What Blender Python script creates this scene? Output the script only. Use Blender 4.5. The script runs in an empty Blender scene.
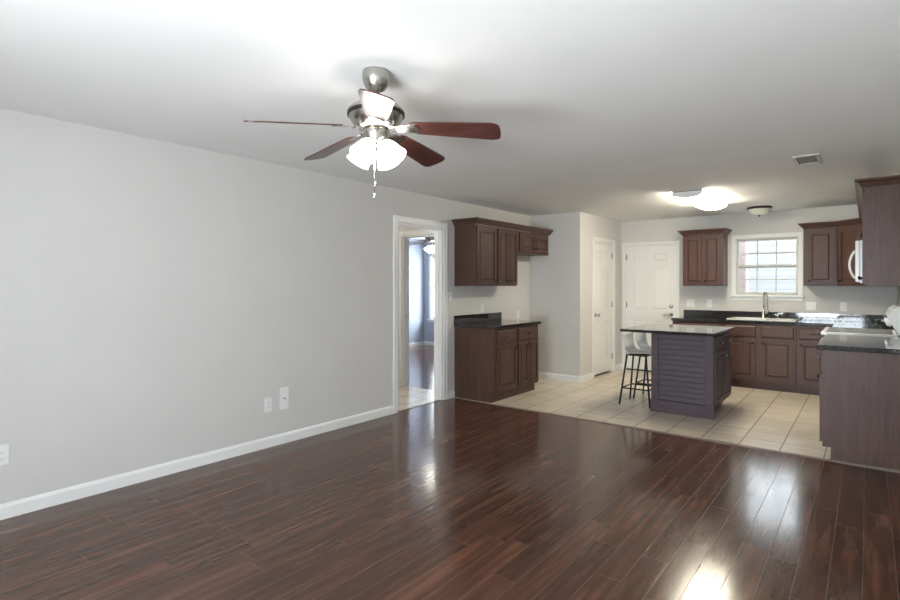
import bpy, bmesh, math, random
from mathutils import Vector, Matrix
random.seed(7)
SC = bpy.context.scene
COL = SC.collection
PI = math.pi

# ------------------------------------------------------------------ camera, world, light, exposure
cam_d = bpy.data.cameras.new('camera')
cam = bpy.data.objects.new('camera', cam_d); COL.objects.link(cam)
cam.location = (4.036, 0.0, 1.388)
cam.rotation_euler = (PI/2, 0, math.radians(38.293))
cam_d.sensor_fit = 'HORIZONTAL'; cam_d.sensor_width = 36.0
cam_d.lens = 529.36/900*36.0
cam_d.shift_y = -14.66/900
cam_d.clip_start = 0.02
SC.camera = cam

SC.view_settings.view_transform = 'Standard'
SC.view_settings.look = 'None'
SC.view_settings.gamma = 1.0
SC.view_settings.use_curve_mapping = False
SC.view_settings.exposure = 0.95

w = bpy.data.worlds.new('sky'); SC.world = w; w.use_nodes = True
bgn = w.node_tree.nodes['Background']
bgn.inputs['Color'].default_value = (0.86, 0.93, 1.0, 1)
bgn.inputs['Strength'].default_value = 4.2

def area(name, loc, rot, sx, sy, power, color):
    d = bpy.data.lights.new(name, 'AREA'); d.shape = 'RECTANGLE'; d.size = sx; d.size_y = sy
    d.energy = power; d.color = color
    o = bpy.data.objects.new(name, d); COL.objects.link(o); o.location = loc; o.rotation_euler = rot
    return o
# daylight pressing through the living room window behind the camera, and the other windows, with an added ceiling fill
area('daylight_living', (3.2, -1.45, 1.3), (PI/2, 0, 0.3), 1.5, 1.6, 52, (0.86, 0.93, 1.0))
area('ceiling_fill', (3.2, -2.0, 0.45), (PI/2+0.45, 0, 0.15), 1.8, 1.0, 125, (0.95, 0.97, 1.0))  # extra upward lamp added to brighten the ceiling, standing in for ground bounce
area('daylight_kitchen', (2.9, 9.35, 2.75), (-PI/4, 0, 0), 0.9, 0.7, 30, (0.9, 0.95, 1.0))
area('daylight_bedroom', (-3.2, 9.65, 1.4), (-PI/2, 0, 0), 1.3, 1.4, 65, (0.8, 0.88, 1.0))

# ------------------------------------------------------------------ geometry of the place
CE = 2.44           # ceiling
PX, PY = 0.808, 7.083   # pantry corner
BY = 8.674          # kitchen back wall
TY = 5.154          # wood / tile line
RX = 4.325          # right wall
REAR = -1.2

# ------------------------------------------------------------------ materials
def mat(name, color=(0.5,0.5,0.5), rough=0.5, metal=0.0, spec=0.5, coat=0.0):
    m = bpy.data.materials.new(name); m.use_nodes = True
    b = m.node_tree.nodes['Principled BSDF']
    b.inputs['Base Color'].default_value = (*color, 1); b.inputs['Roughness'].default_value = rough
    b.inputs['Metallic'].default_value = metal; b.inputs['Specular IOR Level'].default_value = spec
    b.inputs['Coat Weight'].default_value = coat
    return m
class NT:
    def __init__(s, m): s.t = m.node_tree; s.b = s.t.nodes['Principled BSDF']
    def n(s, typ, **k):
        x = s.t.nodes.new(typ)
        for a, v in k.items(): setattr(x, a, v)
        return x
    def l(s, a, b): s.t.links.new(a, b)
    def pos(s): return s.n('ShaderNodeNewGeometry').outputs['Position']
    def math(s, op, a, b=None):
        x = s.n('ShaderNodeMath', operation=op)
        for i, v in enumerate((a, b)):
            if v is None: continue
            if isinstance(v, (int, float)): x.inputs[i].default_value = v
            else: s.l(v, x.inputs[i])
        return x.outputs[0]
    def scale(s, v, sc, loc=(0,0,0)):
        m = s.n('ShaderNodeMapping'); m.inputs['Scale'].default_value = sc; m.inputs['Location'].default_value = loc
        s.l(v, m.inputs['Vector']); return m.outputs[0]
    def noise(s, v, sc=5, det=4, rough=0.5, dist=0.0):
        x = s.n('ShaderNodeTexNoise'); x.inputs['Scale'].default_value = sc; x.inputs['Detail'].default_value = det
        x.inputs['Roughness'].default_value = rough; x.inputs['Distortion'].default_value = dist
        s.l(v, x.inputs['Vector']); return x.outputs['Fac']
    def ramp(s, f, stops):
        r = s.n('ShaderNodeValToRGB'); e = r.color_ramp.elements
        while len(e) < len(stops): e.new(0.5)
        for i, (p, c) in enumerate(stops): e[i].position = p; e[i].color = (*c, 1)
        s.l(f, r.inputs['Fac']); return r.outputs['Color']
    def mix(s, f, a, b, mode='MIX'):
        x = s.n('ShaderNodeMix', data_type='RGBA', blend_type=mode)
        for sock, v in ((x.inputs[0], f), (x.inputs[6], a), (x.inputs[7], b)):
            if isinstance(v, (int, float)): sock.default_value = v
            elif isinstance(v, tuple): sock.default_value = (*v, 1)
            else: s.l(v, sock)
        return x.outputs[2]
    def bump(s, h, st=0.2, d=0.01):
        x = s.n('ShaderNodeBump'); x.inputs['Strength'].default_value = st; x.inputs['Distance'].default_value = d
        s.l(h, x.inputs['Height']); s.l(x.outputs[0], s.b.inputs['Normal'])

def paint(name, color, rough=0.6, tex=0.06, scale=160, spec=0.3):
    m = mat(name, color, rough, spec=spec); t = NT(m); p = t.pos()
    f = t.noise(p, 3.0, 3)
    t.l(t.mix(f, tuple(c*0.97 for c in color), tuple(min(1, c*1.03) for c in color)), t.b.inputs['Base Color'])
    t.bump(t.noise(p, scale, 3), tex, 0.004)
    return m
M = {}
M['wall'] = paint('grey wall paint', (0.62, 0.605, 0.585), 0.62, 0.10, 130)
M['bedwall'] = paint('bedroom paint tinted daylight blue', (0.42, 0.45, 0.53), 0.62, 0.10, 130)  # blue of the window daylight is put into this paint
M['ceiling'] = paint('white ceiling texture', (0.87, 0.865, 0.855), 0.8, 0.14, 60)
M['trim'] = paint('white semi gloss trim', (0.80, 0.80, 0.79), 0.3, 0.01)
M['door'] = paint('white door enamel', (0.78, 0.775, 0.75), 0.32, 0.01)
M['vinyl'] = paint('vinyl darkened as backlit', (0.56, 0.56, 0.52), 0.35, 0.0)  # greyed so the backlit darkness of the sashes sits in the colour
M['plastic'] = mat('white plastic plate', (0.80, 0.80, 0.79), 0.35)
M['white_enamel'] = mat('white appliance enamel', (0.85, 0.85, 0.84), 0.15)
M['sink'] = mat('white sink enamel', (0.86, 0.86, 0.84), 0.12)
M['dark'] = mat('dark slot', (0.03, 0.03, 0.03), 0.5)
M['black_glass'] = mat('black ceramic glass', (0.03, 0.03, 0.032), 0.06)
M['nickel'] = mat('brushed nickel', (0.46, 0.44, 0.41), 0.26, 1.0)
M['chrome'] = mat('chrome', (0.75, 0.75, 0.74), 0.12, 1.0)
M['bronze'] = mat('dark bronze hardware', (0.05, 0.042, 0.04), 0.35, 0.8)
M['blackmetal'] = mat('black metal tube', (0.025, 0.025, 0.027), 0.4, 0.3)
M['shell'] = mat('pale grey stool shell', (0.78, 0.77, 0.74), 0.3)
M['vent'] = mat('vent enamel', (0.62, 0.60, 0.57), 0.4)

def wood(name, dark, mid, light, vertical=True, rough=0.42, coat=0.04):
    m = mat(name, mid, rough, coat=coat); t = NT(m); p = t.pos()
    v = t.scale(p, (14, 14, 1.2) if vertical else (2.0, 2.0, 14))
    f = t.noise(v, 3.0, 6, 0.6, 0.6)
    c = t.ramp(f, [(0.25, dark), (0.5, mid), (0.78, light)])
    g = t.noise(p, 2.3, 3)
    c2 = t.mix(g, tuple(x*0.82 for x in mid), tuple(min(1, x*1.15) for x in light))
    t.l(t.mix(0.35, c, c2), t.b.inputs['Base Color'])
    t.b.inputs['Coat Roughness'].default_value = 0.25; t.b.inputs['Specular IOR Level'].default_value = 0.3
    t.bump(f, 0.05, 0.002)
    return m
M['cherry'] = wood('dark cherry stained wood', (0.044, 0.021, 0.017), (0.077, 0.039, 0.031), (0.115, 0.061, 0.048))
M['island'] = wood('brown stained wood with daylight purple', (0.062, 0.046, 0.057), (0.088, 0.066, 0.080), (0.110, 0.085, 0.100), False, 0.45, 0.0)  # bluish daylight glare is mixed into the stain as purple
M['blade'] = wood('mahogany fan blade', (0.036, 0.013, 0.010), (0.066, 0.024, 0.019), (0.10, 0.038, 0.030), False, 0.28, 0.3)
M['beige_strip'] = wood('brown threshold strip', (0.10, 0.075, 0.06), (0.16, 0.125, 0.10), (0.22, 0.18, 0.15), False, 0.4)

def granite():
    m = mat('black speckled granite', (0.02,0.02,0.02), 0.06, spec=0.55, coat=0.4); t = NT(m); p = t.pos()
    v = t.n('ShaderNodeTexVoronoi'); v.inputs['Scale'].default_value = 190; t.l(p, v.inputs['Vector'])
    f = t.noise(p, 60, 4, 0.7)
    c = t.ramp(f, [(0.3, (0.008,0.008,0.009)), (0.55, (0.022,0.021,0.022)), (0.74, (0.06,0.057,0.055))])
    s = t.ramp(v.outputs['Distance'], [(0.0, (0.07,0.067,0.065)), (0.14, (0.0,0.0,0.0)), (1.0, (0,0,0))])
    t.l(t.mix(0.5, c, s, 'ADD'), t.b.inputs['Base Color'])
    return m
M['granite'] = granite()

def planks():
    W, LN = 0.127, 1.25
    m = mat('dark red brown plank floor', (0.06,0.03,0.025), 0.2, spec=0.40); t = NT(m); p = t.pos()
    s = t.n('ShaderNodeSeparateXYZ'); t.l(p, s.inputs[0]); x, y = s.outputs[0], s.outputs[1]
    xr = t.math('DIVIDE', t.math('ADD', x, 0.048), W); row = t.math('FLOOR', xr); fx = t.math('FRACT', xr)
    wn = t.n('ShaderNodeTexWhiteNoise', noise_dimensions='1D'); t.l(row, wn.inputs['W'])
    yr = t.math('ADD', t.math('DIVIDE', y, LN), t.math('MULTIPLY', wn.outputs['Value'], 7.3))
    colm = t.math('FLOOR', yr); fy = t.math('FRACT', yr)
    cid = t.n('ShaderNodeCombineXYZ'); t.l(row, cid.inputs[0]); t.l(colm, cid.inputs[1])
    wn2 = t.n('ShaderNodeTexWhiteNoise', noise_dimensions='3D'); t.l(cid.outputs[0], wn2.inputs['Vector'])
    tone = wn2.outputs['Value']
    # grain along y, shifted per plank
    off = t.n('ShaderNodeVectorMath', operation='MULTIPLY_ADD'); t.l(wn2.outputs['Color'], off.inputs[0])
    off.inputs[1].default_value = (5, 5, 5); t.l(p, off.inputs[2])
    g = t.noise(t.scale(off.outputs[0], (15, 1.1, 1)), 1.6, 4, 0.62, 0.1)
    blot = t.noise(t.scale(off.outputs[0], (6, 2.2, 1)), 1.6, 3, 0.5, 0.1)
    c = t.ramp(g, [(0.26, (0.042,0.0185,0.0125)), (0.5, (0.096,0.042,0.0265)), (0.72, (0.190,0.088,0.055))])
    c = t.mix(t.math('MULTIPLY', blot, 0.55), c, (0.062,0.031,0.022))
    tn = t.ramp(tone, [(0.0, (0.80,0.80,0.82)), (0.6, (1.0,0.99,0.98)), (1.0, (1.20,1.13,1.08))])
    c = t.mix(1.0, c, tn, 'MULTIPLY')
    ex = t.math('MULTIPLY', t.math('MINIMUM', fx, t.math('SUBTRACT', 1.0, fx)), W)
    ey = t.math('MULTIPLY', t.math('MINIMUM', fy, t.math('SUBTRACT', 1.0, fy)), LN)
    e = t.math('MINIMUM', ex, ey)
    seam = t.n('ShaderNodeMapRange'); seam.inputs['From Min'].default_value = 0.0002; seam.inputs['From Max'].default_value = 0.0015
    t.l(e, seam.inputs['Value']); sm = seam.outputs[0]
    t.l(t.mix(sm, (0.10,0.064,0.050), c), t.b.inputs['Base Color'])  # paler seam colour paints the light caught on plank bevels
    r = t.n('ShaderNodeMapRange'); r.inputs['To Min'].default_value = 0.10; r.inputs['To Max'].default_value = 0.20
    t.l(blot, r.inputs['Value'])
    rm = t.n('ShaderNodeMix', data_type='FLOAT'); t.l(sm, rm.inputs[0]); rm.inputs[2].default_value = 0.6; t.l(r.outputs[0], rm.inputs[3])
    t.l(rm.outputs[0], t.b.inputs['Roughness'])
    h = t.math('ADD', t.math('MULTIPLY', sm, 1.0), t.math('MULTIPLY', t.noise(t.scale(off.outputs[0], (8, 1.5, 1)), 1.2, 1), 0.10))
    t.bump(h, 0.10, 0.003)
    return m
M['planks'] = planks()

def tiles():
    S = 0.305
    m = mat('beige ceramic tile', (0.55,0.48,0.39), 0.25, spec=0.5); t = NT(m); p = t.pos()
    s = t.n('ShaderNodeSeparateXYZ'); t.l(p, s.inputs[0]); x, y = s.outputs[0], s.outputs[1]
    xr = t.math('DIVIDE', t.math('SUBTRACT', x, 3.148), S); yr = t.math('DIVIDE', t.math('SUBTRACT', y, 5.16), S)
    fx, fy = t.math('FRACT', xr), t.math('FRACT', yr)
    cid = t.n('ShaderNodeCombineXYZ'); t.l(t.math('FLOOR', xr), cid.inputs[0]); t.l(t.math('FLOOR', yr), cid.inputs[1])
    wn = t.n('ShaderNodeTexWhiteNoise', noise_dimensions='3D'); t.l(cid.outputs[0], wn.inputs['Vector'])
    g = t.noise(t.scale(p, (2.2, 16, 1)), 1.5, 5, 0.6, 0.6)
    b = t.noise(p, 5, 4)
    c = t.ramp(g, [(0.3, (0.54,0.465,0.37)), (0.55, (0.66,0.585,0.48)), (0.8, (0.74,0.675,0.575))])
    c = t.mix(t.math('MULTIPLY', b, 0.5), c, (0.60,0.52,0.42))
    c = t.mix(1.0, c, t.ramp(wn.outputs['Value'], [(0, (0.93,0.93,0.93)), (1, (1.05,1.05,1.05))]), 'MULTIPLY')
    ex = t.math('MINIMUM', fx, t.math('SUBTRACT', 1.0, fx)); ey = t.math('MINIMUM', fy, t.math('SUBTRACT', 1.0, fy))
    def gr(e):
        k = t.n('ShaderNodeMapRange'); k.inputs['From Min'].default_value = 0.010; k.inputs['From Max'].default_value = 0.018
        t.l(e, k.inputs['Value']); return k.outputs[0]
    c = t.mix(gr(ey), (0.40,0.345,0.28), c)
    c = t.mix(gr(ex), (0.24,0.21,0.17), c)
    t.l(c, t.b.inputs['Base Color'])
    t.bump(t.math('MINIMUM', gr(ex), gr(ey)), 0.2, 0.002)
    return m
M['tiles'] = tiles()

def emis(name, color, strength, base=(0.9,0.9,0.88)):
    m = mat(name, base, 0.3); b = m.node_tree.nodes['Principled BSDF']
    b.inputs['Emission Color'].default_value = (*color, 1); b.inputs['Emission Strength'].default_value = strength
    return m
M['shade_lit'] = emis('lit frosted glass shade', (1.0, 0.96, 0.90), 8.0)
M['tube_lit'] = emis('lit acrylic diffuser', (1.0, 0.925, 0.73), 15.5)
M['hall_lit'] = emis('lit bowl of added hall lamp', (1.0, 0.95, 0.85), 42.0)  # glow for the added hall lamp
M['ceiling_glow'] = emis('added ceiling glow strip', (1.0, 0.925, 0.73), 60.0)  # extra bright strip material, added to throw light onto the kitchen ceiling
M['dome_glass'] = mat('unlit alabaster glass bowl', (0.62, 0.63, 0.55), 0.25)

def glass():
    m = bpy.data.materials.new('clear window pane'); m.use_nodes = True; t = m.node_tree
    t.nodes.clear(); o = t.nodes.new('ShaderNodeOutputMaterial'); mx = t.nodes.new('ShaderNodeMixShader')
    tr = t.nodes.new('ShaderNodeBsdfTransparent'); gl = t.nodes.new('ShaderNodeBsdfGlossy'); gl.inputs['Roughness'].default_value = 0.02
    tr.inputs['Color'].default_value = (0.95, 0.97, 0.97, 1); mx.inputs[0].default_value = 0.007
    t.links.new(tr.outputs[0], mx.inputs[1]); t.links.new(gl.outputs[0], mx.inputs[2]); t.links.new(mx.outputs[0], o.inputs[0])
    return m
M['glass'] = glass()
def siding():
    m = mat('white lap siding', (0.8,0.81,0.83), 0.5); t = NT(m); p = t.pos()
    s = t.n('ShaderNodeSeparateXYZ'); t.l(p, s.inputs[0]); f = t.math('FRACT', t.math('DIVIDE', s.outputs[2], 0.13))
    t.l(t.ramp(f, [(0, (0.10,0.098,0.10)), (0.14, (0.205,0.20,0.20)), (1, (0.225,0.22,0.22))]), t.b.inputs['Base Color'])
    return m
M['siding'] = siding()
def brick():
    m = mat('pinkish brick', (0.5,0.3,0.25), 0.8); t = NT(m); p = t.pos()
    s = t.n('ShaderNodeSeparateXYZ'); t.l(p, s.inputs[0]); c = t.n('ShaderNodeCombineXYZ')
    t.l(t.math('ADD', s.outputs[0], s.outputs[1]), c.inputs[0]); t.l(s.outputs[2], c.inputs[1])
    b = t.n('ShaderNodeTexBrick'); t.l(c.outputs[0], b.inputs['Vector']); b.inputs['Scale'].default_value = 1.0
    b.inputs['Brick Width'].default_value = 0.2; b.inputs['Row Height'].default_value = 0.075; b.inputs['Mortar Size'].default_value = 0.006
    b.inputs['Color1'].default_value = (0.28,0.222,0.20,1); b.inputs['Color2'].default_value = (0.30,0.24,0.22,1); b.inputs['Mortar'].default_value = (0.24,0.21,0.2,1)
    t.l(b.outputs['Color'], t.b.inputs['Base Color']); return m
M['brick'] = brick()
M['concrete'] = paint('pale concrete', (0.55,0.55,0.54), 0.8, 0.2, 40)

# ------------------------------------------------------------------ mesh helpers
ORIG = {}     # world origin of things whose children use local coordinates
class MB:
    def __init__(s): s.bm = bmesh.new(); s.mi = 0
    def _mark(s, faces, smooth=False):
        for f in faces: f.material_index = s.mi; f.smooth = smooth
    def hexa(s, P, bev=0.0):
        v = [s.bm.verts.new(p) for p in P]
        fs = [s.bm.faces.new([v[i] for i in q]) for q in ((0,3,2,1),(4,5,6,7),(0,1,5,4),(1,2,6,5),(2,3,7,6),(3,0,4,7))]
        s._mark(fs)
        if bev > 0:
            es = list({e for f in fs for e in f.edges})
            r = bmesh.ops.bevel(s.bm, geom=es, offset=bev, segments=1, affect='EDGES', profile=0.5)
            s._mark(r['faces'])
        return s
    def box(s, x0, x1, y0, y1, z0, z1, bev=0.0):
        return s.hexa([(x0,y0,z0),(x1,y0,z0),(x1,y1,z0),(x0,y1,z0),(x0,y0,z1),(x1,y0,z1),(x1,y1,z1),(x0,y1,z1)], bev)
    def fbox(s, fr, u0, u1, v0, v1, n0, n1, bev=0.0):
        O, U, N, V = fr
        P = [O + U*u + V*v + N*n for n in (n0, n1) for (u, v) in ((u0,v0),(u1,v0),(u1,v1),(u0,v1))]
        return s.hexa(P, bev)
    def frustum(s, fr, u0, u1, v0, v1, n0, ins, n1):
        O, U, N, V = fr
        a = [(u0,v0),(u1,v0),(u1,v1),(u0,v1)]; b = [(u0+ins,v0+ins),(u1-ins,v0+ins),(u1-ins,v1-ins),(u0+ins,v1-ins)]
        P = [O+U*u+V*v+N*n0 for u, v in a] + [O+U*u+V*v+N*n1 for u, v in b]
        return s.hexa(P)
    def lathe(s, prof, c=(0,0,0), seg=28, axis=(0,0,1), smooth=True):
        """prof: [(r, h)]; axis unit vector; c origin"""
        A = Vector(axis).normalized(); T = A.orthogonal().normalized(); B = A.cross(T); C = Vector(c)
        rings = []
        for r, h in prof:
            if r < 1e-6: rings.append([s.bm.verts.new(C + A*h)])
            else: rings.append([s.bm.verts.new(C + A*h + (T*math.cos(2*PI*i/seg) + B*math.sin(2*PI*i/seg))*r) for i in range(seg)])
        fs = []
        for a, b in zip(rings, rings[1:]):
            for i in range(seg):
                j = (i+1) % seg
                if len(a) == 1 and len(b) == 1: continue
                if len(a) == 1: fs.append(s.bm.faces.new([a[0], b[j], b[i]]))
                elif len(b) == 1: fs.append(s.bm.faces.new([a[i], a[j], b[0]]))
                else: fs.append(s.bm.faces.new([a[i], a[j], b[j], b[i]]))
        s._mark(fs, smooth); return s
    def cyl(s, a, b, r, seg=12, r2=None):
        a, b = Vector(a), Vector(b); L = (b-a).length; r2 = r if r2 is None else r2
        return s.lathe([(0,0),(r,0),(r2,L),(0,L)], a, seg, (b-a))
    def tube(s, pts, r, seg=10):
        pts = [Vector(p) for p in pts]; rings = []; prev = None
        for i, p in enumerate(pts):
            t = (pts[min(i+1, len(pts)-1)] - pts[max(i-1, 0)]).normalized()
            if prev is None: n = t.orthogonal().normalized()
            else: n = (prev - t*prev.dot(t)).normalized()
            prev = n; b = t.cross(n)
            rings.append([s.bm.verts.new(p + (n*math.cos(2*PI*k/seg) + b*math.sin(2*PI*k/seg))*r) for k in range(seg)])
        fs = []
        for a, b in zip(rings, rings[1:]):
            for k in range(seg): fs.append(s.bm.faces.new([a[k], a[(k+1)%seg], b[(k+1)%seg], b[k]]))
        fs.append(s.bm.faces.new(rings[0][::-1])); fs.append(s.bm.faces.new(rings[-1]))
        s._mark(fs, True); return s
    def sweep(s, prof, path, side=1):
        """closed prof [(out, z)] along an xy path; out is to the right of travel * side"""
        pts = [Vector((p[0], p[1], 0)) for p in path]; rings = []
        for i, p in enumerate(pts):
            ds = []
            if i > 0: ds.append((p - pts[i-1]).normalized())
            if i < len(pts)-1: ds.append((pts[i+1] - p).normalized())
            ns = [Vector((d.y, -d.x, 0))*side for d in ds]
            if len(ns) == 2: n = (ns[0]+ns[1]); n = n / max(0.2, (n.length**2/2)) 
            else: n = ns[0]
            rings.append([s.bm.verts.new(p + n*o + Vector((0,0,z))) for o, z in prof])
        k = len(prof); fs = []
        for a, b in zip(rings, rings[1:]):
            for i in range(k): fs.append(s.bm.faces.new([a[i], a[(i+1)%k], b[(i+1)%k], b[i]]))
        fs.append(s.bm.faces.new(rings[0][::-1])); fs.append(s.bm.faces.new(rings[-1]))
        s._mark(fs); return s
    def prism(s, poly, d):
        """poly: list of 3d points; extruded by vector d"""
        d = Vector(d); a = [s.bm.verts.new(p) for p in poly]; b = [s.bm.verts.new(Vector(p)+d) for p in poly]; n = len(a)
        fs = [s.bm.faces.new(a[::-1]), s.bm.faces.new(b)] + [s.bm.faces.new([a[i], a[(i+1)%n], b[(i+1)%n], b[i]]) for i in range(n)]
        s._mark(fs); return s
    def build(s, name, mats, parent=None):
        bmesh.ops.recalc_face_normals(s.bm, faces=s.bm.faces)
        off = ORIG.get(parent.name) if parent else None
        if off is not None:
            for v in s.bm.verts: v.co -= off
        me = bpy.data.meshes.new(name); s.bm.to_mesh(me); s.bm.free()
        o = bpy.data.objects.new(name, me); COL.objects.link(o)
        for m in (mats if isinstance(mats, (list, tuple)) else [mats]): me.materials.append(m)
        if parent:
            o.parent = parent
            if off is not None: ORIG[o.name] = off
        return o
def frame(O, U, N): return (Vector(O), Vector(U), Vector(N), Vector((0,0,1)))
def tag(o, label, cat, group=None):
    o['label'] = label; o['category'] = cat
    if group: o['group'] = group
    return o
def thing(name, label, cat, loc, group=None):
    o = bpy.data.objects.new(name, None); COL.objects.link(o); o.location = loc; o.empty_display_size = 0.1
    ORIG[o.name] = Vector(loc)
    return tag(o, label, cat, group)
def rebase(o, loc):
    """move a mesh's own origin to its base"""
    L = Vector(loc)
    for v in o.data.vertices: v.co -= L
    o.location = L
    return o
def structure(o, label=None, cat=None):
    o['kind'] = 'structure'
    if label: o['label'] = label; o['category'] = cat
    return o
def dup(root, loc, label, rotz=None, group=None, name=None):
    r = root.copy(); COL.objects.link(r); r.location = loc
    r['label'] = label
    if rotz is not None: r.rotation_euler = (0, 0, rotz)
    if group: r['group'] = group
    for ch in list(root.children):
        c = ch.copy(); COL.objects.link(c); c.parent = r
        for g in list(ch.children):
            d = g.copy(); COL.objects.link(d); d.parent = c
    return r

# ------------------------------------------------------------------ floors, ceiling, walls
def slab(name, x0, x1, y0, y1, z0, z1, m): 
    b = MB(); b.box(x0, x1, y0, y1, z0, z1); return b.build(name, m)
structure(slab('floor', -0.02, RX, REAR, TY, -0.1, 0.0, M['planks']), 'dark red brown plank floor of the living room', 'floor')
structure(slab('floor_kitchen', 0, RX, TY, BY, -0.1, 0.0, M['tiles']), 'beige square tile floor of the kitchen', 'floor')
structure(slab('floor_hall', -2.2, -0.02, 3.2, 5.36, -0.1, 0.0, M['tiles']), 'beige tile floor of the small hall seen through the doorway', 'floor')
structure(slab('floor_bedroom', -4.07, -0.12, 5.36, 9.29, -0.1, 0.0, M['planks']), 'dark plank floor of the bedroom beyond the hall', 'floor')
structure(slab('ceiling', -4.2, RX+0.12, REAR-0.12, 9.42, CE, CE+0.1, M['ceiling']), 'white textured ceiling', 'ceiling')

DY0, DY1, DH = 4.186, 4.965, 2.075      # doorway in the left wall
b = MB(); b.box(-0.12, 0, REAR-0.12, DY0, 0, CE); b.box(-0.12, 0, DY1, BY+0.12, 0, CE); b.box(-0.12, 0, DY0, DY1, DH, CE)
structure(b.build('wall_left', M['wall']), 'long light grey wall on the left', 'wall')
b = MB(); b.box(0, PX, PY, PY+0.1, 0, CE); b.box(PX-0.1, PX, PY+0.1, 7.565, 0, CE); b.box(PX-0.1, PX, 8.31, BY, 0, CE); b.box(PX-0.1, PX, 7.565, 8.31, 2.055, CE)
structure(b.build('wall_pantry', M['wall']), 'boxed out grey pantry corner wall', 'wall')
BDX0, BDX1, BDH = 0.89, 1.69, 2.035   # back door opening
WX0, WX1, WZ0, WZ1 = 2.52, 3.285, 1.25, 2.065
b = MB(); b.box(0, BDX0, BY, BY+0.12, 0, CE); b.box(BDX0, BDX1, BY, BY+0.12, BDH, CE); b.box(BDX1, WX0, BY, BY+0.12, 0, CE)
b.box(WX0, WX1, BY, BY+0.12, 0, WZ0); b.box(WX0, WX1, BY, BY+0.12, WZ1, CE); b.box(WX1, RX+0.12, BY, BY+0.12, 0, CE)
structure(b.build('wall_back', M['wall']), 'grey kitchen wall with the window and back door', 'wall')
b = MB(); b.box(RX, RX+0.12, REAR-0.12, BY, 0, CE)
structure(b.build('wall_right', M['wall']), 'grey wall behind the range', 'wall')
RW = (2.4, 3.98, 0.46, 2.1)              # living room window behind the camera
b = MB(); b.box(0, RW[0], REAR-0.12, REAR, 0, CE); b.box(RW[1], RX, REAR-0.12, REAR, 0, CE); b.box(RW[0], RW[1], REAR-0.12, REAR, 0, RW[2]); b.box(RW[0], RW[1], REAR-0.12, REAR, RW[3], CE)
structure(b.build('wall_rear', M['wall']), 'grey wall with the living room window', 'wall')
# hall and bedroom
HX0, HX1, HY = -0.98, -0.22, 5.30
b = MB(); b.box(-4.07, HX0, HY, HY+0.12, 0, CE); b.box(HX1, -0.12, HY, HY+0.12, 0, CE); b.box(HX0, HX1, HY, HY+0.12, 2.06, CE)
structure(b.build('wall_hall', [M['wall']]), 'wall between the hall and the bedroom', 'wall')
b = MB(); b.box(-2.3, -2.2, 3.2, HY, 0, CE); b.box(-2.3, -0.12, 3.1, 3.2, 0, CE)
structure(b.build('wall_hall_end', M['wall']))
BWX0, BWX1, BWZ0, BWZ1 = -3.86, -2.6, 0.61, 2.06
b = MB(); b.box(-4.19, -4.07, HY, 9.41, 0, CE); b.box(-4.07, BWX0, 9.29, 9.41, 0, CE); b.box(BWX1, 0, 9.29, 9.41, 0, CE); b.box(BWX0, BWX1, 9.29, 9.41, 0, BWZ0); b.box(BWX0, BWX1, 9.29, 9.41, BWZ1, CE); b.box(-0.12, 0, BY+0.12, 9.29, 0, CE)
structure(b.build('wall_bedroom', M['bedwall']), 'grey bedroom walls, tinted with daylight blue, seen through two doorways', 'wall')

# ------------------------------------------------------------------ baseboards, casings
BB = [(0,0),(0.014,0),(0.014,0.07),(0.009,0.082),(0.005,0.09),(0,0.09)]
def baseboard(name, paths):
    b = MB()
    for path, side in paths: b.sweep(BB, path, side)
    return structure(b.build(name, M['trim']))
baseboard('baseboard_left', [([(0,REAR),(0,DY0-0.078)],1), ([(0,DY1+0.078),(0,5.19)],1)])
baseboard('baseboard_pantry', [([(0,6.27),(0,PY),(PX,PY),(PX,7.50)],1), ([(PX,8.372),(PX,BY),(0.838,BY)],1)])
baseboard('baseboard_right', [([(RX,REAR),(RX,TY-0.03)],-1)])
baseboard('baseboard_rear', [([(0.014,REAR),(RX-0.014,REAR)],-1)])
baseboard('baseboard_bedroom', [([(-4.07,HY+0.12),(-4.07,9.29),(-0.12,9.29),(-0.12,HY+0.12)],1)])

def casing(name, fr, w, h, wd=0.07, t=0.016):
    """fr: O at opening's lower corner on the wall face"""
    b = MB()
    for (u0,u1,v0,v1) in ((-wd,-0.005,0,h+wd),(w+0.005,w+wd,0,h+wd),(-0.005,w+0.005,h+0.005,h+wd)):
        b.fbox(fr, u0, u1, v0, v1, 0, t, 0.004)
    b.fbox(fr, -wd, -wd+0.018, 0, h+wd, t, t+0.006, 0.002); b.fbox(fr, w+wd-0.018, w+wd, 0, h+wd, t, t+0.006, 0.002)
    b.fbox(fr, -wd+0.018, w+wd-0.018, h+wd-0.018, h+wd, t, t+0.006, 0.002)
    return structure(b.build(name, M['trim']))
X, Y, Z = Vector((1,0,0)), Vector((0,1,0)), Vector((0,0,1))
def jamb(name, fr, w, h, d, t=0.015):
    b = MB()
    b.fbox(fr, 0, t, 0, h, -d, 0); b.fbox(fr, w-t, w, 0, h, -d, 0); b.fbox(fr, t, w-t, h-t, h, -d, 0)
    b.fbox(fr, t, t+0.01, 0, h-t, -d*0.65, -d*0.35); b.fbox(fr, w-t-0.01, w-t, 0, h-t, -d*0.65, -d*0.35); b.fbox(fr, t+0.01, w-t-0.01, h-t-0.01, h-t, -d*0.65, -d*0.35)
    return structure(b.build(name, M['trim']))
frL = frame((0,DY0,0), Y, X)
casing('trim_1', frL, DY1-DY0, DH, 0.075); jamb('trim_2', frL, DY1-DY0, DH, 0.12)
frH = frame((HX0,HY,0), X, -Y)
casing('trim_3', frH, HX1-HX0, 2.06, 0.07); tj = jamb('trim_4', frH, HX1-HX0, 2.06, 0.12)
b = MB(); b.box(HX0+0.0145, HX0+0.018, HY+0.04, HY+0.068, 0.93, 0.99, 0.001); b.build('strike_plate', M['bronze'], tj)['label'] = 'dark metal strike plate'
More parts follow.
